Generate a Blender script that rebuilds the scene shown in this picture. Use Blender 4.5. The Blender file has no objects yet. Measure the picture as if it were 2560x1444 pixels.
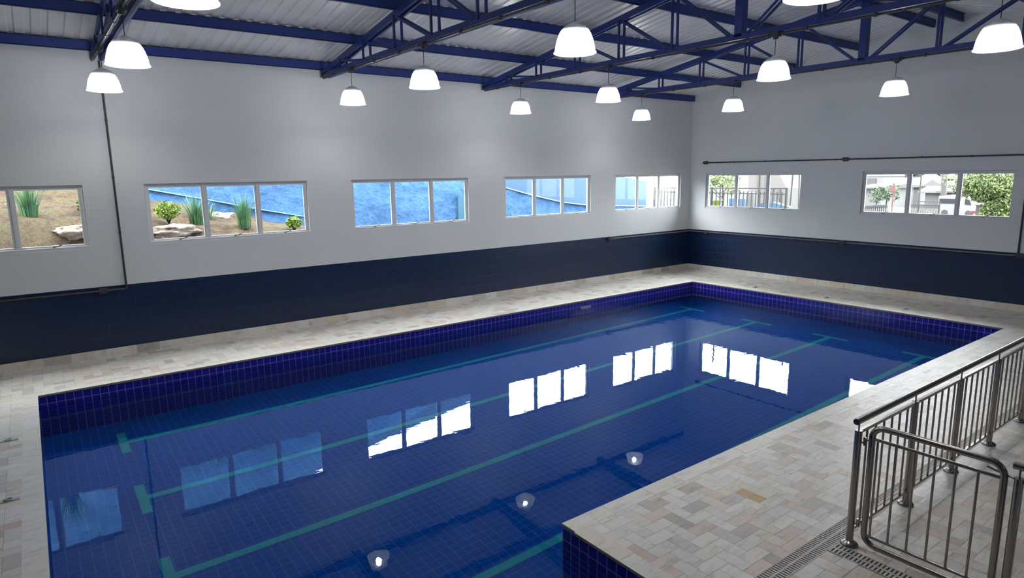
import bpy, math, random
from mathutils import Vector, Matrix
random.seed(7)
C = bpy.context.scene.collection
PI = math.pi

# ------------------------------------------------------------------ helpers
class MB:
    """collects shapes, links them as ONE mesh object"""
    def __init__(self):
        self.v = []; self.f = []; self.mi = []; self.tint = []; self.sm = []
    def face(self, pts, m=0, t=0.5, s=False):
        n = len(self.v); self.v += [tuple(p) for p in pts]
        self.f.append(tuple(range(n, n + len(pts)))); self.mi.append(m); self.tint.append(t); self.sm.append(s)
    def mesh(self, vs, fs, m=0, t=0.5, s=False):
        n = len(self.v); self.v += [tuple(p) for p in vs]
        for f in fs:
            self.f.append(tuple(i + n for i in f)); self.mi.append(m); self.tint.append(t); self.sm.append(s)
    def box(self, a, b, m=0, t=0.5):
        x0, x1 = sorted((a[0], b[0])); y0, y1 = sorted((a[1], b[1])); z0, z1 = sorted((a[2], b[2]))
        vs = [(x0,y0,z0),(x1,y0,z0),(x1,y1,z0),(x0,y1,z0),(x0,y0,z1),(x1,y0,z1),(x1,y1,z1),(x0,y1,z1)]
        self.mesh(vs, [(0,3,2,1),(4,5,6,7),(0,1,5,4),(1,2,6,5),(2,3,7,6),(3,0,4,7)], m, t)
    def bar(self, p, q, w, h, up=(0,0,1), m=0):
        """rectangular bar from p to q, w across, h along up"""
        p = Vector(p); q = Vector(q); d = (q - p).normalized(); up = Vector(up)
        if abs(d.dot(up)) > .99: up = Vector((1,0,0))
        s = d.cross(up).normalized(); u = s.cross(d)
        vs = []
        for c in (p, q):
            for a, b in ((-1,-1),(1,-1),(1,1),(-1,1)):
                vs.append(c + s * (a * w / 2) + u * (b * h / 2))
        self.mesh(vs, [(3,2,1,0),(4,5,6,7),(0,1,5,4),(1,2,6,5),(2,3,7,6),(3,0,4,7)], m)
    def tube(self, pts, r, n=12, m=0, cap=True, rr=None):
        pts = [Vector(p) for p in pts]; rings = []; ref = None
        for i, p in enumerate(pts):
            a = pts[max(i-1,0)]; b = pts[min(i+1,len(pts)-1)]; d = (b - a).normalized()
            if ref is None:
                ref = Vector((0,0,1)) if abs(d.z) < .9 else Vector((1,0,0))
            s = d.cross(ref).normalized(); u = s.cross(d).normalized(); ref = u
            rad = rr[i] if rr else r
            rings.append([p + s*math.cos(2*PI*k/n)*rad + u*math.sin(2*PI*k/n)*rad for k in range(n)])
        vs = [x for R in rings for x in R]; fs = []
        for i in range(len(pts)-1):
            for k in range(n):
                fs.append((i*n+k, i*n+(k+1)%n, (i+1)*n+(k+1)%n, (i+1)*n+k))
        self.mesh(vs, fs, m, s=True)
        if cap:
            self.mesh(rings[0], [tuple(range(n))[::-1]], m); self.mesh(rings[-1], [tuple(range(n))], m)
    def lathe(self, prof, c=(0,0,0), n=24, m=0, rib=0.0, smooth=True):
        vs = []; fs = []
        for r, z in prof:
            for k in range(n):
                rad = r * (1 + (rib if k % 2 else -rib)); a = 2*PI*k/n
                vs.append((c[0]+rad*math.cos(a), c[1]+rad*math.sin(a), c[2]+z))
        for i in range(len(prof)-1):
            for k in range(n):
                fs.append((i*n+k, i*n+(k+1)%n, (i+1)*n+(k+1)%n, (i+1)*n+k))
        self.mesh(vs, fs, m, s=smooth)
    def prism(self, poly, d, m=0):
        """closed polygon (list of 3d points) extruded by vector d"""
        n = len(poly); d = Vector(d); vs = [Vector(p) for p in poly] + [Vector(p) + d for p in poly]
        fs = [tuple(range(n))[::-1], tuple(range(n, 2*n))]
        for k in range(n):
            fs.append((k, (k+1) % n, n + (k+1) % n, n + k))
        self.mesh(vs, fs, m)
    def build(self, name, mats, parent=None, fix=False):
        me = bpy.data.meshes.new(name); me.from_pydata(self.v, [], self.f)
        for m in (mats if isinstance(mats, (list, tuple)) else [mats]): me.materials.append(m)
        me.polygons.foreach_set('material_index', self.mi)
        me.polygons.foreach_set('use_smooth', self.sm)
        at = me.attributes.new('tint', 'FLOAT', 'FACE'); at.data.foreach_set('value', self.tint)
        if fix:
            import bmesh
            bm = bmesh.new(); bm.from_mesh(me); bmesh.ops.remove_doubles(bm, verts=bm.verts, dist=1e-5)
            bmesh.ops.recalc_face_normals(bm, faces=bm.faces); bm.to_mesh(me); bm.free()
        me.update()
        o = bpy.data.objects.new(name, me); C.objects.link(o)
        if parent is not None: put(o, parent)
        return o

def put(o, parent):
    """parent o keeping its world place (parents are unrotated empties or untouched meshes)"""
    o.parent = parent
    o.matrix_parent_inverse = Matrix.Translation(parent_loc(parent)).inverted()
def parent_loc(p):
    l = Vector(p.location)
    return l if p.parent is None else l
def tag(o, label=None, cat=None, group=None, kind=None):
    if label: o['label'] = label
    if cat: o['category'] = cat
    if group: o['group'] = group
    if kind: o['kind'] = kind
    return o
def thing(name, label, cat, loc, group=None, kind=None):
    o = bpy.data.objects.new(name, None); C.objects.link(o); o.location = loc; o.empty_display_size = .2
    return tag(o, label, cat, group, kind)
def copy_tree(o, loc=None):
    c = o.copy(); C.objects.link(c)
    if loc is not None: c.location = loc
    for ch in list(o.children):
        k = copy_tree(ch); k.parent = c
        k.matrix_parent_inverse = ch.matrix_parent_inverse.copy()
    return c

# ------------------------------------------------------------------ materials
def mat(name, col=(.5,.5,.5), rough=.5, metal=0., spec=.5, emit=None, estr=0.):
    m = bpy.data.materials.new(name); m.use_nodes = True; b = m.node_tree.nodes['Principled BSDF']
    b.inputs['Base Color'].default_value = (*col, 1); b.inputs['Roughness'].default_value = rough
    b.inputs['Metallic'].default_value = metal; b.inputs['Specular IOR Level'].default_value = spec
    if emit:
        b.inputs['Emission Color'].default_value = (*emit, 1); b.inputs['Emission Strength'].default_value = estr
    return m
class NT:
    def __init__(self, m): self.t = m.node_tree; self.n = self.t.nodes; self.b = self.n.get('Principled BSDF')
    def new(self, t, **kw):
        x = self.n.new(t)
        for k, v in kw.items():
            if k.startswith('i_'): x.inputs[k[2:].replace('_', ' ')].default_value = v
            else: setattr(x, k, v)
        return x
    def link(self, a, b): self.t.links.new(a, b)
    def pos2(self, ax, ay):
        """position of the surface point laid into a plane: (axis ax, axis ay, 0)"""
        g = self.new('ShaderNodeNewGeometry'); s = self.new('ShaderNodeSeparateXYZ'); c = self.new('ShaderNodeCombineXYZ')
        self.link(g.outputs['Position'], s.inputs[0]); self.link(s.outputs[ax], c.inputs['X']); self.link(s.outputs[ay], c.inputs['Y'])
        return c.outputs[0]
    def pos(self): return self.new('ShaderNodeNewGeometry').outputs['Position']
    def ramp(self, fac, stops):
        r = self.new('ShaderNodeValToRGB'); e = r.color_ramp.elements
        while len(e) < len(stops): e.new(.5)
        for i, (p, c) in enumerate(stops): e[i].position = p; e[i].color = (*c, 1)
        self.link(fac, r.inputs[0]); return r.outputs[0]
    def mix(self, fac, a, b, mode='MIX'):
        x = self.new('ShaderNodeMix', data_type='RGBA', blend_type=mode)
        for s, v in ((0, fac), (6, a), (7, b)):
            if hasattr(v, 'links'): self.link(v, x.inputs[s])
            else: x.inputs[s].default_value = v if s == 0 else (*v, 1)
        return x.outputs[2]
    def bump(self, h, strength, dist, target=None):
        b = self.new('ShaderNodeBump'); b.inputs['Strength'].default_value = strength; b.inputs['Distance'].default_value = dist
        self.link(h, b.inputs['Height']); self.link(b.outputs[0], (target or self.b.inputs['Normal'])); return b

def block_wall(name, ax, col, rough, joint, var, bs):
    m = mat(name, col, rough); t = NT(m)
    br = t.new('ShaderNodeTexBrick', offset=.5, i_Scale=1.0, i_Mortar_Size=.006, i_Mortar_Smooth=.6, i_Bias=0., i_Brick_Width=.4, i_Row_Height=.2)
    p = t.pos2(ax, 'Z')
    mp = t.new('ShaderNodeMapping'); mp.inputs['Location'].default_value = (0, -.13, 0); t.link(p, mp.inputs[0])
    t.link(mp.outputs[0], br.inputs['Vector'])
    br.inputs['Color1'].default_value = (*col, 1); br.inputs['Color2'].default_value = (*[c * var for c in col], 1)
    br.inputs['Mortar'].default_value = (*[c * joint for c in col], 1)
    nz = t.new('ShaderNodeTexNoise', i_Scale=1.3, i_Detail=5.); t.link(t.pos(), nz.inputs['Vector'])
    c2 = t.mix(.10, br.outputs['Color'], t.ramp(nz.outputs[0], [(.3, [c*.75 for c in col]), (.7, [min(1, c*1.1) for c in col])]))
    t.link(c2, t.b.inputs['Base Color'])
    n2 = t.new('ShaderNodeTexNoise', i_Scale=60., i_Detail=3.); t.link(t.pos(), n2.inputs['Vector'])
    b1 = t.bump(n2.outputs[0], .25, .004)
    inv = t.new('ShaderNodeInvert'); t.link(br.outputs['Fac'], inv.inputs['Color'])
    b2 = t.bump(inv.outputs[0], bs, .006); t.link(b1.outputs[0], b2.inputs['Normal']); t.link(b2.outputs[0], t.b.inputs['Normal'])
    return m
WHITE = (.665, .69, .695); NAVY = (.0025, .015, .056)
M = {}
M['white_x'] = block_wall('white_block_paint', 'X', WHITE, .6, .985, .99, .12)
M['white_y'] = block_wall('white_block_paint_end', 'Y', WHITE, .6, .985, .99, .12)
M['navy_x'] = block_wall('navy_block_paint', 'X', NAVY, .36, 1.12, .85, .9)
M['navy_y'] = block_wall('navy_block_paint_end', 'Y', NAVY, .36, 1.12, .85, .9)
M['plain_white'] = mat('white_render', (.6,.63,.65), .7)
M['grey_render'] = mat('grey_render', (.15,.155,.16), .8)
M['steel_blue'] = mat('blue_enamel_steel', (.010, .034, .20), .42)
M['alu_white'] = mat('white_aluminium', (.64,.66,.67), .4)
M['handle'] = mat('grey_lever', (.12,.12,.12), .4, .4)
M['conduit'] = mat('dark_grey_conduit', (.035,.037,.042), .5)
M['pvc_grey'] = mat('grey_conduit', (.12,.13,.135), .5)
M['cable'] = mat('black_cable', (.02,.02,.022), .5)
M['grate'] = mat('pale_plastic_grate', (.50,.48,.45), .5)
M['trough'] = mat('dark_trough', (.02,.018,.016), .8)
M['anchor'] = mat('grey_anchor_plate', (.42,.43,.43), .35, .3)
M['skimmer'] = mat('pale_skimmer', (.35,.36,.45), .5)
# stainless steel
M['steel'] = mat('brushed_stainless', (.33,.31,.285), .24, 1.)
# stone slabs: colour of each slab from its tint value
def stone(name):
    m = mat(name, (.6,.57,.52), .38); t = NT(m)
    a = t.new('ShaderNodeAttribute', attribute_name='tint')
    base = t.ramp(a.outputs['Fac'], [(0,(.44,.42,.385)),(.10,(.57,.545,.505)),(.25,(.66,.64,.60)),(.48,(.70,.69,.645)),(.66,(.73,.72,.67)),(.80,(.68,.625,.53)),(.90,(.65,.555,.49)),(.965,(.57,.45,.39)),(1.,(.50,.32,.11))])
    mp = t.new('ShaderNodeMapping'); mp.inputs['Scale'].default_value = (5, 16, 5); t.link(t.pos(), mp.inputs[0])
    wb = t.new('ShaderNodeCombineXYZ'); sc = t.new('ShaderNodeMath', operation='MULTIPLY'); sc.inputs[1].default_value = 37.
    t.link(a.outputs['Fac'], sc.inputs[0]); t.link(sc.outputs[0], wb.inputs['Z'])
    ad = t.new('ShaderNodeVectorMath', operation='ADD'); t.link(mp.outputs[0], ad.inputs[0]); t.link(wb.outputs[0], ad.inputs[1])
    nz = t.new('ShaderNodeTexNoise', i_Scale=1., i_Detail=6., i_Roughness=.6, i_Distortion=.8); t.link(ad.outputs[0], nz.inputs['Vector'])
    vein = t.ramp(nz.outputs[0], [(.28,(.64,.62,.58)),(.45,(.94,.935,.915)),(.58,(1,1,1)),(.75,(1.,.94,.84))])
    t.link(t.mix(.8, base, vein, 'MULTIPLY'), t.b.inputs['Base Color'])
    n2 = t.new('ShaderNodeTexNoise', i_Scale=26., i_Detail=4.); t.link(t.pos(), n2.inputs['Vector'])
    t.bump(n2.outputs[0], .35, .006)
    return m
M['stone'] = stone('pale_quartzite')
M['cut_edge'] = mat('rough_cut_stone_edge', (.30,.265,.205), .9)
M['grout'] = mat('grey_grout', (.34,.31,.27), .9)
# pool tiles
def tiles(name, ax, ay, off, c1, c2, mortar, ms=.0045, rough=.16, wet=False):
    m = mat(name, c1, rough); t = NT(m)
    p = t.pos2(ax, ay); mp = t.new('ShaderNodeMapping'); mp.inputs['Location'].default_value = (*off, 0); t.link(p, mp.inputs[0])
    br = t.new('ShaderNodeTexBrick', offset=0., i_Scale=1., i_Mortar_Size=ms, i_Mortar_Smooth=.1, i_Bias=0., i_Brick_Width=.1, i_Row_Height=.1)
    t.link(mp.outputs[0], br.inputs['Vector'])
    br.inputs['Color1'].default_value = (*c1, 1); br.inputs['Color2'].default_value = (*c2, 1); br.inputs['Mortar'].default_value = (*mortar, 1)
    t.link(br.outputs['Color'], t.b.inputs['Base Color'])
    if wet: t.b.inputs['Specular IOR Level'].default_value = .02       # tile against water hardly reflects
    return m
TB1, TB2, TM = (.022,.021,.34), (.017,.015,.26), (.26,.22,.52)
PXL, PX, PY, PYR, LX, PYE = -15.412, -1.81, -1.585, -8.225, -12.06, -11.2
ZW, ZF = -.175, -1.38
M['tile_x'] = tiles('cobalt_tile_long', 'X', 'Z', (.012, .03), TB1, TB2, TM)
M['tile_y'] = tiles('cobalt_tile_end', 'Y', 'Z', (.025, .03), TB1, TB2, TM)
FB1, FB2, FM = (.0015,.072,.40), (.0012,.062,.35), (.03,.17,.52)
M['tile_f'] = tiles('blue_floor_tile', 'X', 'Y', (.012, .025), FB1, FB2, FM, .0032, .7, True)
M['tile_t'] = tiles('teal_lane_tile', 'X', 'Y', (.012, .025), (.03,.40,.50), (.03,.36,.46), (.02,.30,.42), .0025, .7, True)
# water
m = M['water'] = bpy.data.materials.new('pool_water_surface'); m.use_nodes = True; t = NT(m); t.n.remove(t.b)
gl = t.new('ShaderNodeBsdfGlass'); gl.inputs['Color'].default_value = (.86,.97,1,1); gl.inputs['Roughness'].default_value = 0.; gl.inputs['IOR'].default_value = 1.333
mp = t.new('ShaderNodeMapping'); mp.inputs['Scale'].default_value = (1., 1.6, 1.); t.link(t.pos(), mp.inputs[0])
n1 = t.new('ShaderNodeTexNoise', i_Scale=5., i_Detail=2., i_Roughness=.45); t.link(mp.outputs[0], n1.inputs['Vector'])
ds = t.new('ShaderNodeVectorMath', operation='DISTANCE'); ds.inputs[1].default_value = (-5.2,-4.6,ZW); t.link(t.pos(), ds.inputs[0])
mr = t.new('ShaderNodeMapRange', interpolation_type='SMOOTHSTEP'); mr.inputs['From Min'].default_value = .2; mr.inputs['From Max'].default_value = 2.6; mr.inputs['To Min'].default_value = 3.2; mr.inputs['To Max'].default_value = 1.
t.link(ds.outputs['Value'], mr.inputs[0]); ml = t.new('ShaderNodeMath', operation='MULTIPLY'); t.link(n1.outputs[0], ml.inputs[0]); t.link(mr.outputs[0], ml.inputs[1])
bp = t.bump(ml.outputs[0], .018, .02, gl.inputs['Normal'])   # faint ripples, livelier over the return jet
t.link(gl.outputs[0], t.n['Material Output'].inputs['Surface'])
# thin window glass
m = M['glass'] = bpy.data.materials.new('thin_window_glass'); m.use_nodes = True; t = NT(m); t.n.remove(t.b)
tr = t.new('ShaderNodeBsdfTransparent'); tr.inputs[0].default_value = (.96,.98,.98,1); gs = t.new('ShaderNodeBsdfGlossy'); gs.inputs['Roughness'].default_value = .02
fr = t.new('ShaderNodeFresnel'); fr.inputs['IOR'].default_value = 1.2; mx = t.new('ShaderNodeMixShader')
t.link(fr.outputs[0], mx.inputs[0]); t.link(tr.outputs[0], mx.inputs[1]); t.link(gs.outputs[0], mx.inputs[2]); t.link(mx.outputs[0], t.n['Material Output'].inputs['Surface'])
# prismatic acrylic lamp shade
m = M['shade'] = bpy.data.materials.new('prismatic_acrylic'); m.use_nodes = True; t = NT(m); t.n.remove(t.b)
tr = t.new('ShaderNodeBsdfTransparent'); tr.inputs[0].default_value = (.9,.92,.95,1)
tl = t.new('ShaderNodeBsdfTranslucent'); tl.inputs[0].default_value = (.15,.154,.16,1)
df = t.new('ShaderNodeBsdfDiffuse'); df.inputs[0].default_value = (.72,.73,.75,1)
gs = t.new('ShaderNodeBsdfGlossy'); gs.inputs['Roughness'].default_value = .15
m1 = t.new('ShaderNodeMixShader'); m1.inputs[0].default_value = .45; t.link(tl.outputs[0], m1.inputs[1]); t.link(df.outputs[0], m1.inputs[2])
m2 = t.new('ShaderNodeMixShader'); m2.inputs[0].default_value = .10; t.link(m1.outputs[0], m2.inputs[1]); t.link(gs.outputs[0], m2.inputs[2])
m3 = t.new('ShaderNodeMixShader'); m3.inputs[0].default_value = .42; t.link(m2.outputs[0], m3.inputs[1]); t.link(tr.outputs[0], m3.inputs[2])
t.link(m3.outputs[0], t.n['Material Output'].inputs['Surface'])
M['bulb'] = mat('lit_bulb', (1,1,1), .5, emit=(1,.985,.97), estr=350.)
M['holder'] = mat('lamp_holder', (.85,.86,.87), .5)
# roof sheet
m = M['roof'] = mat('galvanised_sheet', (.74,.75,.755), .36, .1); t = NT(m)
nz = t.new('ShaderNodeTexNoise', i_Scale=2.2, i_Detail=6.); t.link(t.pos(), nz.inputs['Vector'])
t.link(t.ramp(nz.outputs[0], [(.3,(.68,.695,.70)),(.7,(.80,.81,.81))]), t.b.inputs['Base Color'])
# outdoors
def noisy(name, stops, scale, rough=.9, bump=.6, dist=.05, detail=8.):
    m = mat(name, stops[0][1], rough); t = NT(m)
    nz = t.new('ShaderNodeTexNoise', i_Scale=scale, i_Detail=detail, i_Roughness=.65); t.link(t.pos(), nz.inputs['Vector'])
    t.link(t.ramp(nz.outputs[0], stops), t.b.inputs['Base Color']); t.bump(nz.outputs[0], bump, dist)
    return m
m = M['soil'] = mat('straw_covered_soil', (.1,.07,.04), .95); t = NT(m)
n1 = t.new('ShaderNodeTexNoise', i_Scale=3.2, i_Detail=8., i_Roughness=.7); t.link(t.pos(), n1.inputs['Vector'])
n2 = t.new('ShaderNodeTexNoise', i_Scale=22., i_Detail=6., i_Roughness=.7, i_Distortion=1.5); t.link(t.pos(), n2.inputs['Vector'])
c1 = t.ramp(n1.outputs[0], [(.32,(0.0480,0.0300,0.0150)),(.44,(0.0900,0.0540,0.0300)),(.54,(0.1200,0.0930,0.0420)),(.62,(0.0825,0.0825,0.0270)),(.74,(0.2250,0.1950,0.1500))])
c2 = t.ramp(n2.outputs[0], [(.32,(.35,.3,.25)),(.5,(1,1,1)),(.68,(1.7,1.6,1.3))])
t.link(t.mix(1., c1, c2, 'MULTIPLY'), t.b.inputs['Base Color']); t.bump(n2.outputs[0], 1., .08)
M['rock'] = noisy('pale_sandy_rock', [(.32,(.075,.052,.038)),(.45,(.15,.115,.09)),(.58,(.24,.20,.17)),(.75,(.32,.29,.26))], 7.)
M['blue_rough'] = noisy('rough_blue_paint', [(.3,(0.0181,0.0689,0.1812)),(.5,(0.0290,0.1015,0.2391)),(.7,(0.0472,0.1376,0.2899))], 3.5, .8, 1., .12)
M['blue_smooth'] = noisy('smooth_blue_paint', [(.3,(0.0243,0.0607,0.1213)),(.7,(0.0316,0.0728,0.1359))], .8, .8, .1, .01)
M['blue_cap'] = mat('pale_blue_cap', (0.1456,0.2265,0.2912), .8)
M['patch'] = mat('turquoise_patch', (0.0245,0.0869,0.1359), .8)
M['blade'] = noisy('grass_blade', [(.3,(0.0264,0.0880,0.0396)),(.6,(0.0616,0.1672,0.0616)),(.8,(0.1408,0.2112,0.0528))], 9., .6, 0.)
M['lime'] = noisy('lime_leaf', [(.3,(0.0641,0.1174,0.0107)),(.7,(0.1708,0.2562,0.0160))], 14., .6, 0.)
M['leaf'] = noisy('tree_leaf', [(.3,(0.0250,0.0429,0.0107)),(.55,(0.0607,0.0893,0.0214)),(.75,(0.1071,0.1358,0.0322))], 2.5, .6, 0.)
M['leaf_dark'] = noisy('dark_leaf', [(.3,(0.0109,0.0254,0.0109)),(.7,(0.0290,0.0471,0.0181))], 1., .7, 0.)
M['bark'] = mat('grey_bark', (0.0081,0.0061,0.0046), .9)
M['fence'] = mat('grey_fence_paint', (0.0058,0.0064,0.0064), .6)
M['concrete'] = noisy('pale_concrete', [(.3,(0.0865,0.0849,0.0817)),(.7,(0.1038,0.1022,0.0991))], 1., .9, .1)
M['white_house'] = mat('white_house_paint', (0.0728,0.0728,0.0718), .8)
M['panel_wall'] = mat('pale_panel_wall', (0.0572,0.0543,0.0515), .8)
M['shutter'] = mat('grey_shutter', (0.0226,0.0226,0.0226), .7)
M['terracotta'] = mat('terracotta', (0.0978,0.0302,0.0139), .8)
M['orange_wall'] = mat('orange_wall', (0.0997,0.0439,0.0199), .8)
M['grey_roof'] = mat('grey_roof', (0.0320,0.0310,0.0299), .8)
M['red_paint'] = mat('red_paint', (0.0611,0.0109,0.0082), .6)
M['hill'] = noisy('wooded_hill', [(.3,(0.0095,0.0174,0.0079)),(.55,(0.0222,0.0349,0.0143)),(.75,(0.0412,0.0539,0.0222))], .5, .9, .8, .5)
M['car_white'] = mat('white_car_paint', (0.1139,0.1139,0.1139), .3)
M['car_glass'] = mat('dark_car_glass', (.02,.022,.025), .1)
M['tyre'] = mat('black_tyre', (.02,.02,.02), .8)

# ------------------------------------------------------------------ camera
CAM = Vector((-15.216, -11.821, 2.793)); YAW, PIT, ROL, FPX = .930198, -.178422, -.0148105, 1606.426
fw = Vector((math.cos(PIT)*math.cos(YAW), math.cos(PIT)*math.sin(YAW), math.sin(PIT)))
rt = fw.cross(Vector((0,0,1))).normalized(); up = rt.cross(fw)
r2 = rt*math.cos(ROL) + up*math.sin(ROL); u2 = up*math.cos(ROL) - rt*math.sin(ROL)
cd = bpy.data.cameras.new('camera'); cam = bpy.data.objects.new('camera', cd); C.objects.link(cam)
cd.sensor_fit = 'HORIZONTAL'; cd.sensor_width = 36; cd.lens = FPX/2560*36; cd.clip_start = .05; cd.clip_end = 400
mw = Matrix.Identity(4)
for i in range(3):
    mw[i][0] = r2[i]; mw[i][1] = u2[i]; mw[i][2] = -fw[i]; mw[i][3] = CAM[i]
cam.matrix_world = mw
bpy.context.scene.camera = cam

# ------------------------------------------------------------------ the setting
XN, YR = -18.2, -12.5           # near wall and right wall
RY = -6.25                      # ridge
def zr(y): return 4.67 + .154 * (6.25 - abs(y - RY))       # underside of the purlins
ZT = .155                       # purlin depth up to the sheet
W_LEFT = [(-17.15,-14.516),(-13.692,-11.064),(-10.211,-7.541),(-6.569,-3.905),(-3.035,-.422)]
W_FAR = [(-3.338,-.529),(-7.633,-4.761)]
WB, WT, WAIN, BASE = 1.74, 2.708, 1.13, .13
TH = .16
def wall_with_openings(name, P, u0, u1, holes, ztop, mats, label):
    """P(u, d, z) gives a point; d = 0 inner face, d = TH outer face"""
    b = MB()
    us = sorted({u0, u1, *[h for w in holes for h in w]}); zs = [-.2, WAIN, WB, WT, ztop]
    for i in range(len(us)-1):
        for k in range(4):
            hole = k == 2 and any(a <= us[i] and us[i+1] <= c for a, c in holes)
            if hole:
                for (p, q) in (((us[i], zs[k]), (us[i+1], zs[k])), ((us[i+1], zs[k]), (us[i+1], zs[k+1])), ((us[i+1], zs[k+1]), (us[i], zs[k+1])), ((us[i], zs[k+1]), (us[i], zs[k]))):
                    b.face([P(p[0],0,p[1]), P(q[0],0,q[1]), P(q[0],TH,q[1]), P(p[0],TH,p[1])], 2)
                continue
            for d in (0, TH):
                b.face([P(us[i],d,zs[k]), P(us[i+1],d,zs[k]), P(us[i+1],d,zs[k+1]), P(us[i],d,zs[k+1])], (1 if k == 0 else 0) if d == 0 else 2)
    o = b.build(name, mats); return tag(o, label, 'wall', kind='structure')
wall_with_openings('wall_left', lambda u,d,z: (u, d, z), XN, TH, W_LEFT, 4.86, [M['white_x'], M['navy_x'], M['plain_white']],
                   'long white painted block wall with navy lower band and five windows')
ow = wall_with_openings('wall_far', lambda u,d,z: (d, u, z), YR, 0., W_FAR, 4.72, [M['white_y'], M['navy_y'], M['plain_white']],
                   'white end wall with navy lower band and two windows beyond the pool')
g = MB()
gp = lambda x: [(x,0,4.72),(x,YR,4.72),(x,YR,zr(YR)+ZT),(x,RY,zr(RY)+ZT),(x,0,zr(0)+ZT)]
g.face(gp(0), 0); g.face(gp(TH), 2)
gable = g.build('gable', [M['white_y'], M['navy_y'], M['plain_white']], ow)
b = MB(); b.box((XN, YR-.15, -.2), (TH, YR, 4.86)); tag(b.build('wall_right', M['grey_render']), 'plain grey side wall behind the camera', 'wall', kind='structure')
b = MB(); b.prism([(XN,.15,-.2),(XN,YR,-.2),(XN,YR,zr(YR)+ZT),(XN,RY,zr(RY)+ZT),(XN,.15,zr(0)+ZT)], (-.15,0,0))
tag(b.build('wall_near', M['grey_render']), 'plain grey wall closing the hall on the near side', 'wall', kind='structure')
# roof: trapezoidal metal sheet, ribs run down the slope
b = MB(); xs = []; x = XN - .1
while x < .4:
    xs += [(x, 0), (x+.10, 0), (x+.118, .016), (x+.172, .016)]; x += .19
for (xa, za), (xb, zb) in zip(xs, xs[1:]):
    for ya, yb in ((.35, RY), (RY, YR-.35)):
        A = zr(ya)+ZT; B = zr(yb)+ZT
        b.face([(xa,ya,A+za),(xb,ya,A+zb),(xb,yb,B+zb),(xa,yb,B+za)], 0)
ce = b.build('ceiling', M['roof']); tag(ce, 'grey ribbed metal roof sheeting above the blue trusses', 'ceiling', kind='structure')
# stone baseboards
def slab_row(b, fn, a0, a1, lo, hi, ln=.45):
    a = a0
    while a < a1 - .02:
        e = min(a1, a + random.uniform(.7, 1.1)*ln)
        if a1 - e < .1: e = a1
        b.face(fn(a+.0015, e-.0015, lo, hi), 0, min(.88, slab_tint())); a = e
def slab_tint():
    r = random.random()
    if r < .12: return random.uniform(.0,.14)
    if r < .76: return random.uniform(.2,.74)
    if r < .88: return random.uniform(.76,.86)
    if r < .975: return random.uniform(.87,.93)
    return random.uniform(.95,.98)
b = MB(); b.box((XN,-.012,0),(0,0,BASE), 1, .4)
slab_row(b, lambda a,e,lo,hi: [(a,-.014,lo),(e,-.014,lo),(e,-.014,hi),(a,-.014,hi)], XN, -.012, 0, BASE)
tag(b.build('baseboard_left', [M['stone'], M['grout']]), 'low stone skirting under the navy band of the long wall', 'baseboard', kind='structure')
b = MB(); b.box((-.012,YR,0),(0,-.014,BASE), 1, .4)
slab_row(b, lambda a,e,lo,hi: [(-.014,a,lo),(-.014,e,lo),(-.014,e,hi),(-.014,a,hi)], YR, -.014, 0, BASE)
tag(b.build('baseboard_far', [M['stone'], M['grout']]), 'low stone skirting under the navy band of the end wall', 'baseboard', kind='structure')

# ------------------------------------------------------------------ deck of herringbone slabs
CW = .15                                         # coping width
GY0, GY1 = -9.715, -9.57                         # long drain channel
GX0, GX1 = -10.755, -10.61                       # cross drain channel
GE0, GE1 = LX + CW, PX - CW
rects = [(XN, 0, PY+CW, 0), (XN, PXL-CW, YR, PY+CW), (PX+CW, 0, YR, PY+CW),
         (LX+CW, PX+CW, GY1, PYR-CW), (GX1, PX+CW, YR, GY0), (LX+CW, GX0, YR, GY0), (GE1, PX+CW, GY0, GY1),
         (PXL-CW, LX+CW, YR, PYE-CW)]
b = MB()
for (x0,x1,y0,y1) in rects: b.box((x0,y0,-.16),(x1,y1,-.0035), 1)
U = .117
best = None; slabs = []
for i in range(int(XN/U)-3, 3):
    for j in range(int(YR/U)-3, 3):
        k = (i - j) % 4
        if k == 0: q = (i*U, (i+2)*U, j*U, (j+1)*U)
        elif k == 3: q = (i*U, (i+1)*U, j*U, (j+2)*U)
        else: continue
        tt = slab_tint()
        if k == 3:
            d = (q[0]+q[1])/2 + 10.525, (q[2]+q[3])/2 + 8.80
            d = d[0]**2 + d[1]**2
            if best is None or d < best[0]: best = (d, len(slabs))
        slabs.append([q, tt])
slabs[best[1]][1] = 1.0
gp_ = .0013
for q, tt in slabs:
    for (x0,x1,y0,y1) in rects:
        a0, a1, c0, c1 = max(q[0]+gp_,x0), min(q[1]-gp_,x1), max(q[2]+gp_,y0), min(q[3]-gp_,y1)
        if a1-a0 > .012 and c1-c0 > .012: b.face([(a0,c0,0),(a1,c0,0),(a1,c1,0),(a0,c1,0)], 0, tt)
tag(b.build('floor', [M['stone'], M['grout']]), 'pale stone deck laid in herringbone around the pool', 'floor', kind='structure')

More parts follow.
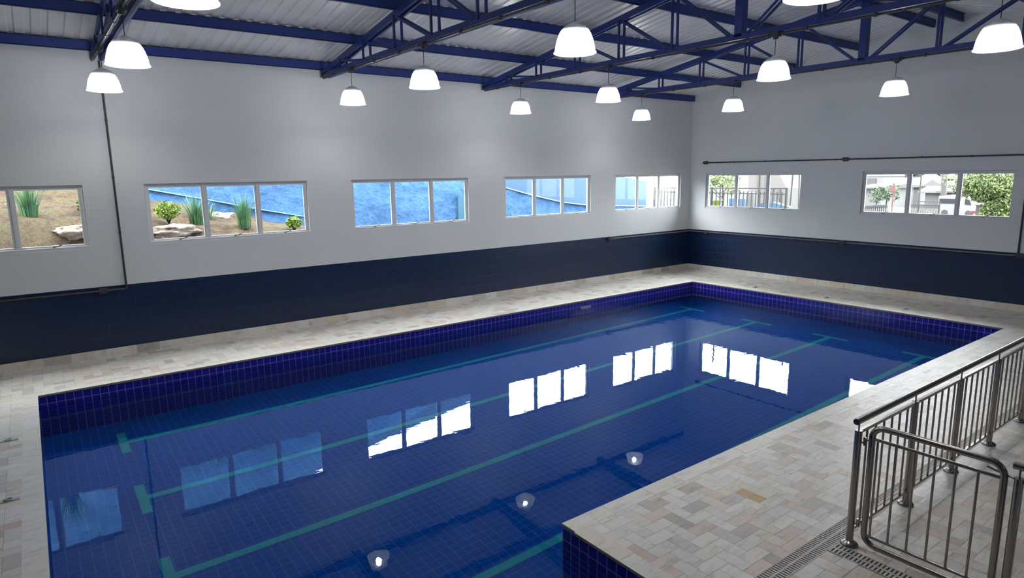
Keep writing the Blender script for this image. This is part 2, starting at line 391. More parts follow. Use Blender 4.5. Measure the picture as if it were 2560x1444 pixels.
# ------------------------------------------------------------------ pool
pool = thing('swimming_pool', 'long tiled pool with cobalt blue walls and teal lane lines', 'pool', (-8.6,-4.9,ZF))
b = MB(); b.face([(PXL,PYE,ZF),(LX,PYE,ZF),(LX,PYR,ZF),(PXL,PYR,ZF)]); b.face([(PXL,PYR,ZF),(PX,PYR,ZF),(PX,PY,ZF),(PXL,PY,ZF)])
b.build('pool_floor', M['tile_f'], pool)
def pwall(p, q, mt):
    b = MB(); b.face([(*p,ZF),(*q,ZF),(*q,-.02),(*p,-.02)]); b.build('pool_wall', mt, pool)
pwall((PXL,PY),(PX,PY),M['tile_x']); pwall((PX,PY),(PX,PYR),M['tile_y']); pwall((PX,PYR),(LX,PYR),M['tile_x'])
pwall((LX,PYR),(LX,PYE),M['tile_y']); pwall((LX,PYE),(PXL,PYE),M['tile_x']); pwall((PXL,PYE),(PXL,PY),M['tile_y'])
for yl in (-2.40,-4.09,-5.71,-7.39):
    b = MB(); z = ZF + .004
    b.face([(-14.525,yl-.05,z),(-2.91,yl-.05,z),(-2.91,yl+.05,z),(-14.525,yl+.05,z)])
    for xh in (-14.625,-2.91): b.face([(xh,yl-.35,z),(xh+.1,yl-.35,z),(xh+.1,yl+.35,z),(xh,yl+.35,z)])
    b.build('lane_marking', M['tile_t'], pool)
b = MB(); OV = .012; TK = .024                     # coping slabs, slightly overhanging
def cop_run(p, q, inx, iny):
    """slabs along edge p->q; (inx, iny) points away from the water"""
    L = (Vector((*q,0))-Vector((*p,0))).length; d = ((q[0]-p[0])/L, (q[1]-p[1])/L); a = 0
    while a < L - .01:
        e = min(L, a + random.uniform(.38,.62))
        if L - e < .15: e = L
        c = [(p[0]+d[0]*s - inx*OV*(k==0) + inx*CW*(k==1), p[1]+d[1]*s - iny*OV*(k==0) + iny*CW*(k==1)) for s, k in ((a+.001,0),(e-.001,0),(e-.001,1),(a+.001,1))]
        lo = [(x,y,-TK) for x,y in c]; hi = [(x,y,.001) for x,y in c]
        tt = random.uniform(.3,.72) if random.random() < .85 else slab_tint()
        b.mesh(lo+hi, [(4,5,6,7)], 0, tt); b.mesh(lo+hi, [(3,2,1,0),(0,1,5,4),(1,2,6,5),(2,3,7,6),(3,0,4,7)], 1, tt); a = e
cop_run((PXL-CW,PY),(PX+CW,PY),0,1); cop_run((PX,PY),(PX,PYR),1,0); cop_run((LX,PYR),(PX+CW,PYR),0,-1)
cop_run((LX,PYR-CW),(LX,PYE-CW),1,0); cop_run((PXL-CW,PYE),(LX,PYE),0,-1); cop_run((PXL,PYE),(PXL,PY),-1,0)
b.build('coping', [M['stone'], M['cut_edge']], pool)
b = MB(); b.box((-5.70,PY-.012,-.26),(-5.40,PY,-.14)); b.box((-5.67,PY-.016,-.245),(-5.43,PY-.008,-.155)); b.build('skimmer_mouth', M['skimmer'], pool)
b = MB(); b.mesh([(PXL,PYE,ZW),(LX,PYE,ZW),(LX,PYR,ZW),(PX,PYR,ZW),(PX,PY,ZW),(PXL,PY,ZW),(PXL,PYR,ZW)], [(0,1,2,6),(6,2,3,4,5)])
tag(b.build('pool_water', M['water']), 'calm clear water filling the blue pool', 'water', kind='stuff')
# lane rope anchors let into the deck
def anchor(x, y, label, ring):
    o = thing('lane_anchor', label, 'anchor', (x,y,0), 'lane rope anchors in the deck')
    b = MB(); b.box((x-.085,y-.028,0),(x+.085,y+.028,.008)); b.build('plate', M['anchor'], o)
    b = MB(); n = 12; b.tube([(x+.03*math.cos(2*PI*k/n), y+.03*math.sin(2*PI*k/n), .014) for k in range(n+1)], .0045, 8, cap=False); b.build('ring', M['steel'], o)
anchor(-15.68,-3.22,'grey lane anchor on the left deck nearer the long wall', 1)
anchor(-15.66,-4.9,'pale lane anchor with ring at the left edge of the photo', 1)
for y, w in ((-3.13,'nearest the far pool corner'),(-4.87,'in the middle of the far deck'),(-6.47,'nearest the right end of the far deck')):
    anchor(-1.42, y, 'small grey lane anchor below the end wall, ' + w, 1)
# drains
def grate(name, label, along, p0, p1, q0, q1):
    """channel from p0 to p1 along the axis, q0..q1 across"""
    c = ((p0+p1)/2, (q0+q1)/2, 0) if along == 'x' else ((q0+q1)/2, (p0+p1)/2, 0)
    o = thing(name, label, 'drain grate', c)
    f = (lambda p,q,z: (p,q,z)) if along == 'x' else (lambda p,q,z: (q,p,z))
    b = MB(); e = .008; mid = (q0+q1)/2
    for qa, qb in ((q0, q0+e), (q1-e, q1), (mid-.008, mid+.008)): b.box(f(p0,qa,-.02), f(p1,qb,.002))
    b.build('rim', M['grate'], o)
    b = MB(); p = p0 + .004
    while p < p1 - .012:
        b.box(f(p,q0+e,-.02), f(p+.0155,q1-e,.001)); p += .0275
    b.build('slats', M['grate'], o)
    b = MB(); b.box(f(p0,q0,-.12), f(p1,q1,-.1)); b.box(f(p0,q0,-.12), f(p1,q0+.004,-.022)); b.box(f(p0,q1-.004,-.12), f(p1,q1,-.022))
    b.build('trough', M['trough'], o)
grate('drain_grate', 'long slotted pale grate running under the steel railing', 'x', GE0, GE1, GY0, GY1)
grate('drain_grate', 'short slotted pale grate crossing the deck under the gate', 'y', YR+.4, GY0-.004, GX0, GX1)

# ------------------------------------------------------------------ windows
def window(name, P, u0, u1, label, flip=False):
    """P(u, d, z): d grows outward from the inner wall face"""
    c = P((u0+u1)/2, .06, WB); o = thing(name, label, 'window', c, kind='structure')
    bx = lambda b, ua, ub, za, zb, da, db: b.box(P(ua,da,za), P(ub,db,zb))
    D0, D1 = .035, .085; F = .035
    n = 3; w = (u1-u0-F)/n
    b = MB(); bx(b,u0,u1,WB,WB+.045,D0-.02,D1); bx(b,u0,u1,WT-F,WT,D0,D1)
    for k in range(n+1): bx(b,u0+k*w,u0+k*w+F,WB+.045,WT-F,D0,D1)
    b.build('frame', M['alu_white'], o)
    for k in range(n):
        a, e = u0+k*w+F, u0+(k+1)*w; z0, z1 = WB+.045, WT-F; S = .03
        b = MB(); bx(b,a,e,z0,z0+S,D0+.01,D1-.01); bx(b,a,e,z1-S,z1,D0+.01,D1-.01); bx(b,a,a+S,z0+S,z1-S,D0+.01,D1-.01); bx(b,e-S,e,z0+S,z1-S,D0+.01,D1-.01)
        s = b.build('sash', M['alu_white'], o)
        b = MB(); b.face([P(a+S,.06,z0+S),P(e-S,.06,z0+S),P(e-S,.06,z1-S),P(a+S,.06,z1-S)]); b.build('pane', M['glass'], s)
        m_ = (a+e)/2; sg = -1 if flip else 1
        b = MB(); b.tube([P(m_,D0+.01,z0+.01),P(m_,D0-.03,z0+.01)], .012, 10); b.bar(P(m_-sg*.01,D0-.026,z0+.006), P(m_+sg*.10,D0-.03,z0+.038), .014, .012)
        b.build('handle', M['handle'], s)
WL = ['three pane white window in the long wall at the left edge of the photo, soil bank behind','three pane white window in the long wall showing grasses, bushes and blue wall',
      'three pane white window in the long wall filled by rough blue wall','three pane white window in the long wall showing a slanting pale line on blue','three pane white window in the long wall next to the far corner']
for i, (a, c) in enumerate(W_LEFT): window('window_%d' % (i+1), lambda u,d,z: (u,d,z), a, c, WL[i])
WF = ['three pane white window in the end wall next to the far corner, fence outside','three pane white window in the end wall near the right edge, big green tree outside']
for i, (a, c) in enumerate(W_FAR): window('window_%d' % (i+6), lambda u,d,z: (d,u,z), a, c, WF[i], True)

# ------------------------------------------------------------------ purlins
ORD = ['lying along the top of the long white wall','first up the slope from the long wall','second up the slope from the long wall','third up the slope from the long wall',
       'just below the ridge on the long wall side','just past the ridge, its end showing at upper right']
for i, y in enumerate((-.035,-1.48,-2.97,-4.46,-5.93,-6.45,-8.04,-9.53,-11.02,-12.465)):
    z = zr(y); s = 1 if y > RY else -1
    b = MB(); b.box((XN+.02,y-.004,z),(-.004,y+.004,z+ZT-.012)); b.box((XN+.02,y,z),(-.004,y+s*.03 if i not in (0,) else y+.034,z+.006))
    b.box((XN+.02,y-.03*s,z),(-.004,y,z+.006)); b.box((XN+.02,y-.03,z+ZT-.018),(-.004,y+.03,z+ZT-.012))
    b.box((XN+.02,y-.03*s,z),(-.004,y-.022*s,z+ZT-.012))
    o = b.build('purlin', M['steel_blue'])
    tag(o, 'dark blue roof purlin ' + (ORD[i] if i < 6 else ('on the far slope, %s from the ridge' % ['second','third','fourth','last'][i-6])), 'purlin', 'blue roof purlins')

# ------------------------------------------------------------------ trusses
TX = (-14.13,-10.6,-7.07,-3.54)
TN = ['nearest truss at upper left','second truss from the left','third truss from the left','farthest truss, closest to the end wall']
ZB0, ZB1 = 4.545, 4.63                 # bottom chord
def zt(y): return zr(y) - .002         # top of the top chord
truss0 = None
def make_truss(x):
    o = thing('roof_truss', '', 'truss', (x,RY,ZB0), 'blue roof trusses')
    A, B = -.02, YR+.02
    for s in (-1,1):
        b = MB(); b.box((x+s*.028,A,ZB0),(x+s*.062,B,ZB1)); b.box((x+s*.028,A,ZB0),(x+s*.085,B,ZB0+.008)); b.build('bottom_chord', M['steel_blue'], o)
    for ya, yb in ((A,RY),(RY,B)):
        for s in (-1,1):
            for (w0,w1,h0,h1) in ((.028,.062,-.10,0),):
                b = MB(); v = [(x+s*w0,ya,zt(ya)+h0),(x+s*w1,ya,zt(ya)+h0),(x+s*w1,ya,zt(ya)+h1),(x+s*w0,ya,zt(ya)+h1)]
                b.prism(v, (0,yb-ya,zt(yb)-zt(ya))); b.build('top_chord', M['steel_blue'], o)
    b = MB(); b.box((x-.062,RY-.058,ZB1-.04),(x+.062,RY+.058,zt(RY)-.03)); b.build('king_post', M['steel_blue'], o)
    dist = (5.36,4.40,3.31,2.24,1.14)           # struts, measured from the ridge
    for s in (1,-1):
        ys = [RY + s*d for d in dist]
        for y in ys:
            for k in (-1,1):
                b = MB(); b.box((x+k*.062-.014,y-.016,ZB1-.03),(x+k*.062+.014,y+.016,zt(y)-.06)); b.build('vertical_strut', M['steel_blue'], o)
        yy = ys + [RY + s*.05]
        for ya, yb in zip(yy, yy[1:]):
            za = zt(ya) - .08
            for k in (-1,1):
                b = MB(); b.bar((x+k*.05,ya-s*.03,za),(x+k*.05,yb+s*.09,ZB1-.015), .024, .03); b.build('diagonal_brace', M['steel_blue'], o)
    return o
tr0 = make_truss(TX[0])
for i, x in enumerate(TX):
    o = tr0 if i == 0 else copy_tree(tr0, (x,RY,ZB0))
    o['label'] = 'blue steel roof truss: ' + TN[i]

# ------------------------------------------------------------------ pendant lamps and the conduit that feeds them
ROW = (-1.36,-3.79,-6.83,-9.30)
RN = ['first from the long wall','second from the long wall','third from the long wall','fourth from the long wall']
LZ = 3.955
def make_conduit(x):
    o = thing('truss_conduit', '', 'conduit', (x,RY,4.515), 'conduits under the trusses')
    xc = x - .07
    b = MB(); b.tube([(xc,-.12,4.523),(xc,-11.6,4.523)], .014, 10); b.build('pipe', M['conduit'], o)
    y = -.6
    while y > -11.5:
        if min(abs(y-r) for r in ROW) > .15:
            b = MB(); b.box((xc-.02,y-.018,4.503),(xc+.02,y+.018,4.548)); b.build('clip', M['conduit'], o)
        y -= .83
    for r in ROW:
        b = MB(); b.box((xc-.045,r-.055,4.492),(xc+.045,r+.055,4.55))
        b.lathe([(.0,-.035),(.03,-.03),(.042,0)], (xc,r,4.492), 12)
        for s in (-1,1): b.tube([(xc,r+s*.055,4.523),(xc,r+s*.10,4.523)], .021, 10)
        b.build('junction_box', M['conduit'], o)
    return o
co0 = make_conduit(TX[0])
for i, x in enumerate(TX):
    o = co0 if i == 0 else copy_tree(co0, (x,RY,4.515))
    o['label'] = 'dark conduit with junction boxes under the ' + TN[i]
def make_lamp():
    o = thing('pendant_lamp', '', 'lamp', (0,0,LZ), 'glowing dome pendant lamps')
    b = MB(); b.tube([(0,0,4.456),(0,0,4.24)], .0045, 8); b.build('cable', M['cable'], o)
    prof = [(.207,0),(.213,.002),(.213,.010),(.204,.016),(.200,.035),(.194,.07),(.185,.11),(.172,.15),(.155,.19),(.133,.225),(.105,.255),(.07,.276),(.045,.283)]
    b = MB(); b.lathe(prof, (0,0,LZ), 96, rib=.004); b.build('shade', M['shade'], o)
    b = MB(); b.lathe([(.0,.30),(.03,.298),(.045,.287),(.05,.262),(.062,.247),(.084,.222),(.100,.186),(.096,.186),(.03,.196),(0,.196)], (0,0,LZ), 20); b.build('lamp_holder', M['holder'], o)
    b = MB(); b.lathe([(0,.19),(.025,.187),(.045,.16),(.056,.125),(.05,.09),(.03,.067),(0,.06)], (0,0,LZ), 10); b.build('bulb', M['bulb'], o)
    return o
lp0 = make_lamp(); first = True
for i, x in enumerate(TX):
    for k, y in enumerate(ROW):
        if k == 3 and i in (0, 3): continue            # outside the picture
        p = (x-.07, y, LZ)
        if first: lp0.location = p; o = lp0; first = False
        else: o = copy_tree(lp0, p)
        o['label'] = 'lit dome lamp %s, %s' % (RN[k], ('nearest truss','second truss','third truss','farthest truss')[i])

# ------------------------------------------------------------------ wall conduits
def conduit(label, runs, boxes, m='conduit', loc=(0,0,0)):
    o = thing('wall_conduit', label, 'conduit', loc)
    for r in runs:
        b = MB(); b.tube(r, .016, 10)
        for p, q in zip(r, r[1:]):
            p = Vector(p); q = Vector(q); L = (q-p).length; n = int(L/1.0)
            for k in range(1, n+1):
                c = p + (q-p)*(k/(n+1)); d = (q-p).normalized(); b.tube([c-d*.012, c+d*.012], .021, 10)
        b.build('pipe', M[m], o)
    for (c, ax) in boxes:
        b = MB(); x, y, z = c
        if ax == 'x': b.box((x-.055,y-.025,z-.045),(x+.055,y+.022,z+.045)); b.tube([(x-.1,y,z),(x+.1,y,z)], .021, 10)
        else: b.box((x-.025,y-.055,z-.045),(x+.022,y+.055,z+.045)); b.tube([(x,y-.1,z),(x,y+.1,z)], .021, 10)
        b.build('junction_box', M['conduit'], o)
conduit('dark conduit dropping from the nearest truss down the long wall', [[(-14.10,-.022,4.54),(-14.10,-.022,1.105),(-14.103,-.022,1.075),(-14.13,-.022,1.068),(XN+.02,-.022,1.068)]], [((-14.42,-.022,1.068),'x')], loc=(-14.1,-.02,1.07))
conduit('low grey conduit rounding the far corner on top of the navy band', [[(-3.2,-.022,1.078),(-.05,-.022,1.078),(-.022,-.05,1.078),(-.022,-7.8,1.078)]],
        [((-3.2,-.022,1.078),'x'),((-.022,-.6,1.078),'y'),((-.022,-4.42,1.078),'y'),((-.022,-7.84,1.078),'y')], 'pvc_grey', loc=(-.03,-.03,1.07))
conduit('dark conduit running above the two end wall windows then down', [[(-.022,-.5,2.995),(-.022,-7.76,2.995),(-.022,-7.80,2.96),(-.022,-7.80,1.13)]], [((-.022,-.52,2.995),'y'),((-.022,-4.36,2.995),'y')], loc=(-.02,-.5,2.99))

# ------------------------------------------------------------------ steel railing and gate
RYL = -9.776
def post(o, x, y, top=.91):
    b = MB(); b.tube([(x,y,.03),(x,y,top)], .0255, 14); b.tube([(x,y,top),(x,y,.975)], .006, 8)
    p = b.build('post', M['steel'], o)
    b = MB(); b.lathe([(.062,0),(.062,.008),(.055,.018),(.036,.028),(.0265,.034)], (x,y,.002), 20); b.build('base_flange', M['steel'], p)
rail = thing('railing', 'long stainless steel railing with round bars beside the pool', 'railing', (-10.553,RYL,0))
PXs = [-10.553 + .9655*k for k in range(10)]
for x in PXs: post(rail, x, RYL)
b = MB(); b.tube([(-10.60,RYL,.985),(PXs[-1]+.05,RYL,.985)], .0235, 16); b.build('handrail', M['steel'], rail)
for xa, xb in zip(PXs, PXs[1:]):
    b = MB(); b.box((xa+.02,RYL-.012,.885),(xb-.02,RYL+.012,.91)); b.build('top_rail', M['steel'], rail)
    b = MB(); b.box((xa+.02,RYL-.011,.115),(xb-.02,RYL+.011,.137)); b.build('bottom_rail', M['steel'], rail)
    for k in range(6):
        x = xa + (xb-xa)*(k+1)/7; b = MB(); b.tube([(x,RYL,.13),(x,RYL,.89)], .0085, 8); b.build('baluster', M['steel'], rail)
GXp = -10.553
gate = thing('gate', 'stainless steel gate with rounded corners standing across the deck drain', 'gate', (GXp,-10.26,0))
def rounded(y0, y1, z0, z1, r, n=7):
    pts = []
    for cy, cz, a0 in ((y1-r,z1-r,0),(y0+r,z1-r,90),(y0+r,z0+r,180),(y1-r,z0+r,270)):
        for k in range(n+1):
            a = math.radians(a0 + 90*k/n); pts.append((GXp, cy+r*math.cos(a), cz+r*math.sin(a)))
    return pts + [pts[0], pts[1]]
GA, GB = -9.872, -10.66
b = MB(); b.tube(rounded(GB,GA,.062,.972,.085), .0215, 14, cap=False); b.build('gate_frame', M['steel'], gate)
for z in (.878,.128):
    b = MB(); b.tube([(GXp,GA,z),(GXp,GB,z)], .0115, 10); b.build('crossbar', M['steel'], gate)
for k in range(6):
    y = -9.913 - .1225*k; b = MB(); b.tube([(GXp,y,.128),(GXp,y,.878)], .0085, 8); b.build('gate_bar', M['steel'], gate)
for z in (.84,.20):
    b = MB(); b.tube([(GXp,RYL-.02,z-.015),(GXp,-9.83,z-.015)], .008, 8); b.tube([(GXp,-9.825,z-.03),(GXp,-9.825,z+.03)], .012, 10); b.tube([(GXp,-9.825,z+.015),(GXp,GA,z+.015)], .008, 8)
    b.build('hinge', M['steel'], gate)
b = MB(); b.tube([(GXp+.02,-10.56,.918),(GXp+.015,-10.64,.905),(GXp,-10.71,.90)], .007, 8); b.build('latch', M['steel'], gate)
rail2 = thing('railing', 'short steel railing on the near side of the gate, cut by the right edge', 'railing', (GXp,-10.735,0))
ys = [-10.735,-11.62]
for y in ys: post(rail2, GXp, y)
b = MB(); b.tube([(GXp,-10.70,.985),(GXp,-11.67,.985)], .0235, 16); b.build('handrail', M['steel'], rail2)
for z, w in ((.897,.012),(.126,.011)):
    b = MB(); b.box((GXp-w,-10.755,z-w),(GXp+w,-11.60,z+w)); b.build('top_rail' if z > .5 else 'bottom_rail', M['steel'], rail2)
for k in range(6):
    y = -10.735 - .885*(k+1)/7; b = MB(); b.tube([(GXp,y,.13),(GXp,y,.89)], .0085, 8); b.build('baluster', M['steel'], rail2)

# ------------------------------------------------------------------ outdoors
def at(px, py, ax, val):
    """point on plane axis ax = val seen at photo pixel (px, py)"""
    d = r2*((px-1280)/FPX) - u2*((py-722)/FPX) + fw; t = (val-CAM[ax])/d[ax]; return CAM + d*t
def soil_z(x, y):
    a = 1.73 - .12*(x+11); c = 1.86 - .25*(x+11.05); return a + (c-a)*(y-1.2)/1.8
import mathutils.noise as mn
b = MB(); nx, ny = 110, 26; vs = []
for i in range(nx+1):
    for j in range(ny+1):
        x = -19 + 20.5*i/nx; y = .17 + 3.2*j/ny
        z = soil_z(x, y) - max(0, .85-y)*.55 + .10*(mn.noise(Vector((x*1.7,y*1.7,0)))) + .05*mn.noise(Vector((x*5,y*5,3)))
        vs.append((x,y,max(z,.3)))
fs = [(i*(ny+1)+j,(i+1)*(ny+1)+j,(i+1)*(ny+1)+j+1,i*(ny+1)+j+1) for i in range(nx) for j in range(ny)]
b.mesh(vs, fs, s=True); tag(b.build('soil_bank', M['soil']), 'sloping bank of straw covered soil outside the left windows', 'ground', kind='structure')
# front rough wall and the smoother one behind it
FP = [(-19,5.2),(-13,4.6),(-9,3.6),(-5.5,2.70),(-4.36,2.38),(-3.4,2.14),(-2.22,1.89),(-1.17,1.76),(1.5,1.62)]
o = thing('retaining_wall', 'rough bright blue painted retaining wall outside the left windows', 'wall', (-8,3.1,.3))
b = MB(); nx = 200; vs = []
def ztop(prof, x):
    for (xa,za),(xb,zb) in zip(prof, prof[1:]):
        if xa <= x <= xb: return za + (zb-za)*(x-xa)/(xb-xa)
    return prof[-1][1]
nz_ = 40
for i in range(nx+1):
    x = -19 + 20.5*i/nx; T = ztop(FP, x)
    for k in range(nz_+1):
        z = .2 + (T-.2)*k/nz_; y = 3.0 + .05*mn.noise(Vector((x*1.1,0,z*1.5))) + .022*mn.noise(Vector((x*4,5,z*5)))
        vs.append((x,y,z))
    vs.append((x,3.28,T)); vs.append((x,3.28,.2))
c = nz_+3; fs = []
for i in range(nx):
    for k in range(c-1): fs.append((i*c+k,(i+1)*c+k,(i+1)*c+k+1,i*c+k+1))
b.mesh(vs, fs, s=True); b.build('wall_face', M['blue_rough'], o)
b = MB()
for (xa,za),(xb,zb) in zip(FP[3:], FP[4:]): b.bar((xa,3.0,za+.008),(xb,3.0,zb+.008), .12, .03)
b.build('cap_edge', M['blue_cap'], o)
b = MB(); pts = [(-13.6,2.66),(-12.3,2.37),(-11.04,2.07),(-10.0,1.85)]
for (xa,za),(xb,zb) in zip(pts, pts[1:]): b.bar((xa,2.985,za),(xb,2.985,zb), .07, .022)
b.build('mortar_ledge', M['blue_cap'], o)
b = MB(); b.box((-5.97,2.93,1.2),(-5.55,2.99,2.2)); b.build('plaster_patch', M['patch'], o)
BP = [(-19,5.9),(-8.72,4.04),(-5.4,3.5),(-3.97,3.22),(-1.87,2.95),(1.35,2.56),(2.12,2.43)]
b = MB(); poly = [(x,3.5,z) for x,z in BP] + [(2.12,3.5,.2),(-19,3.5,.2)]
b.prism(poly, (0,.2,0)); tag(b.build('boundary_wall', M['blue_smooth']), 'smooth pale blue boundary wall behind the rough blue one', 'wall')
# bank plants
def blades(px, py, spread, h, n, label, m='blade', lean=.5, w=.008):
    n = int(n*1.5); lean *= 1.35; spread *= 1.25
    x, y = px, py; z = soil_z(x, y) - .02; b = MB()
    for k in range(n):
        a = random.uniform(0,2*PI); r = random.uniform(0,1)**.7; bx = x + math.cos(a)*r*spread*.35; by = y + math.sin(a)*r*spread*.35
        hh = h*random.uniform(.55,1.05); l = lean*r*hh*random.uniform(.5,1.1); dx, dy = math.cos(a)*l, math.sin(a)*l
        s = Vector((-math.sin(a),math.cos(a),0))*w; pts = []
        for q in (0,.35,.7,1):
            c = Vector((bx+dx*q*q*.9, by+dy*q*q*.9, z+hh*(q-.12*lean*r*q*q))); pts.append((c-s*(1-q*.93), c+s*(1-q*.93)))
        for (p0,p1),(q0,q1) in zip(pts, pts[1:]): b.face([p0,p1,q1,q0])
    tag(b.build('grass_clump', M[m]), label, 'plant', 'plants on the soil bank')
blades(-15.2,1.2,.28,.62,150,'tall green grass clump on the soil in the leftmost window',lean=.42)
blades(-12.74,1.2,.26,.66,130,'tall grass clump against the left mullion of the second window',lean=.5)
blades(-11.92,1.2,.26,.72,150,'upright grass clump in the middle pane of the second window',lean=.38)
blades(-13.56,1.85,.22,.5,80,'grass clump at the left edge of the second window',lean=.5)
blades(-12.42,1.75,.3,.42,45,'thin drooping pale grass behind the middle pane of the second window',lean=1.0,w=.008)
def leafball(b, c, r, n, s, squash=1., mi=0):
    for k in range(n):
        d = Vector((random.gauss(0,1),random.gauss(0,1),random.gauss(0,1))).normalized()*(random.random()**.4)
        p = Vector(c) + Vector((d.x*r[0],d.y*r[1],d.z*r[2]*squash)); q = Vector((random.gauss(0,1),random.gauss(0,1),random.gauss(0,1))).normalized()
        t_ = q.cross(Vector((random.gauss(0,1),random.gauss(0,1),random.gauss(0,1)))).normalized(); w_ = q.cross(t_)
        e = s*random.uniform(.6,1.3); b.face([p-t_*e, p-w_*e*.55, p+t_*e, p+w_*e*.55], mi)
def shrub(x, y, r, h, label, n=420):
    z = soil_z(x,y); o = thing('shrub', label, 'bush', (x,y,z), 'plants on the soil bank')
    b = MB()
    for k in range(7):
        a = 2*PI*k/7; b.tube([(x,y,z-.03),(x+math.cos(a)*r*.5,y+math.sin(a)*r*.5,z+h*.6)], .008, 6)
    b.build('stems', M['bark'], o)
    b = MB(); leafball(b, (x,y,z+h*.6), (r,r,h*.45), int(n*2.2), .026); b.build('foliage', M['lime'], o)
shrub(-13.2,1.25,.22,.36,'lime green bush above pale rock in the second window')
shrub(-10.96,1.2,.16,.26,'small lime green bush at the lower right of the second window', 320)
shrub(-14.42,1.3,.14,.3,'lime green bush at the right edge of the leftmost window', 300)
def rock(x, y, r, label):
    z = soil_z(x,y) - .05 - max(0,.85-y)*.5; b = MB(); n1, n2 = 36, 24; vs = []
    for i in range(n2+1):
        for k in range(n1):
            th = PI*i/n2; ph = 2*PI*k/n1; d = Vector((math.sin(th)*math.cos(ph),math.sin(th)*math.sin(ph),math.cos(th)))
            s = 1 + .4*mn.noise(d*1.6 + Vector((x,y,0))) + .13*mn.noise(d*4.3) + .07*mn.noise(d*12)
            vs.append((x+d.x*r[0]*s, y+d.y*r[1]*s, z+d.z*r[2]*s))
    fs = [(i*n1+k,(i+1)*n1+k,(i+1)*n1+(k+1)%n1,i*n1+(k+1)%n1) for i in range(n2) for k in range(n1)]
    b.mesh(vs, fs, s=True); tag(b.build('rock', M['rock']), label, 'rock', 'rocks on the soil bank')
rock(-13.22,.85,(.40,.42,.12),'pale rock at the lower left of the second window')
rock(-12.15,2.4,(.30,.25,.10),'pale grey rock by the blue wall in the second window')
rock(-14.62,.8,(.30,.4,.11),'pale rock at the lower right of the leftmost window')

# yard beyond the end wall
b = MB(); vs = []; gx = [.17,3,8,14,20,30,45,60]; gzv = [1.0,1.0,1.0,.95,.8,.2,-1.,-2.]
for x, z in zip(gx, gzv): vs += [(x,-45,z),(x,60,z)]
b.mesh(vs, [(2*i,2*i+2,2*i+3,2*i+1) for i in range(len(gx)-1)]); tag(b.build('yard_ground', M['concrete']), 'pale concrete yard outside the end wall', 'ground', kind='structure')
b = MB(); vs = []; nx, ny = 24, 60
for i in range(nx+1):
    for j in range(ny+1):
        x = 58 + 70*i/nx; y = -50 + 110*j/ny; f = (x-58)/70
        vs.append((x,y,-2.2 + 13*f*(1-.3*f) + 1.2*mn.noise(Vector((x*.08,y*.08,0)))*f + .5*mn.noise(Vector((x*.5,y*.5,2)))*min(1,f*6)))
b.mesh(vs, [(i*(ny+1)+j,(i+1)*(ny+1)+j,(i+1)*(ny+1)+j+1,i*(ny+1)+j+1) for i in range(nx) for j in range(ny)], s=True)
tag(b.build('hillside', M['hill']), 'wooded hillside far behind the houses', 'hill', kind='structure')
# spear top fence
fe = thing('fence', 'grey metal spear top fence outside the corner windows', 'fence', (3,1.2,1))
def fbar(name, p, q, w): b = MB(); b.bar(p, q, w, w); b.build(name, M['fence'], fe)
for y in (-1.2,1.45,3.9): fbar('fence_post', (3,y,1),(3,y,2.24 if y < 3 else 2.22), .06)
fbar('fence_rail',(3,-1.2,2.215),(3,3.9,2.19),.035); fbar('fence_rail',(3,-1.2,2.05),(3,3.9,2.05),.035); fbar('fence_rail',(3,-1.2,1.2),(3,3.9,1.2),.035)
k = 0; y = -1.05
while y < 3.8:
    b = MB(); b.bar((3,y,1.05),(3,y,2.09),.03,.03); b.prism([(2.985,y-.018,2.09),(3.015,y-.018,2.09),(3.015,y+.018,2.09),(2.985,y+.018,2.09)],(0,0,.02)); b.bar((3,y,2.11),(3,y,2.14),.010,.010)
    b.build('spear_bar', M['fence'], fe); y += .145
# low blue walls behind the fence
def W6(x, y): return (1740 + x*290/2560, 420 + y*120/1059)
def W7(x, y): return (2140 + x*420/2560, 415 + y*145/884)
p = at(*W6(925,670),0,4.0); q = at(*W6(1080,655),0,4.0)
b = MB(); b.box((4,q.y,1),(4.5,p.y+.35,p.z)); tag(b.build('low_wall', M['blue_smooth']), 'short blue wall block behind the fence, left in the corner window', 'wall')
pp = [at(*W6(*c),0,4.2) for c in ((1265,800),(1560,760),(1690,750),(1960,835),(2060,870))]
b = MB(); b.prism([(4.2,c.y,c.z) for c in pp] + [(4.2,pp[-1].y,1),(4.2,pp[0].y,1)], (.25,0,0)); tag(b.build('low_wall', M['blue_smooth']), 'low blue wall with sloping top behind the fence', 'wall')
p = at(*W6(1235,540),0,3.8); b = MB(); b.box((3.7,p.y-.14,1),(3.9,p.y+.14,p.z)); tag(b.build('gate_pillar', M['white_house']), 'white pillar behind the fence in the end wall window', 'pillar')
# pale panelled building
p0 = at(*W6(1290,140),0,12); p1 = at(*W6(1800,140),0,12); p2 = at(*W6(2000,450),0,12)
o = thing('warehouse', 'tall pale panelled building behind the spear fence', 'building', (12,p0.y,1))
b = MB(); b.prism([(12,p0.y+.3,1),(12,p0.y+.3,4.5),(12,p1.y+.2,4.5),(12,p1.y-.1,p1.z),(12,p2.y,p2.z),(12,p2.y,1)], (5,0,0)); b.build('wall', M['panel_wall'], o)
for f in (.15,.38,.6,.8):
    y = p0.y + (p2.y-p0.y)*f; b = MB(); b.box((11.93,y-.045,1),(12,y+.045,p2.z + (1.2 if f < .6 else 0))); b.build('rib', M['grey_roof'], o)
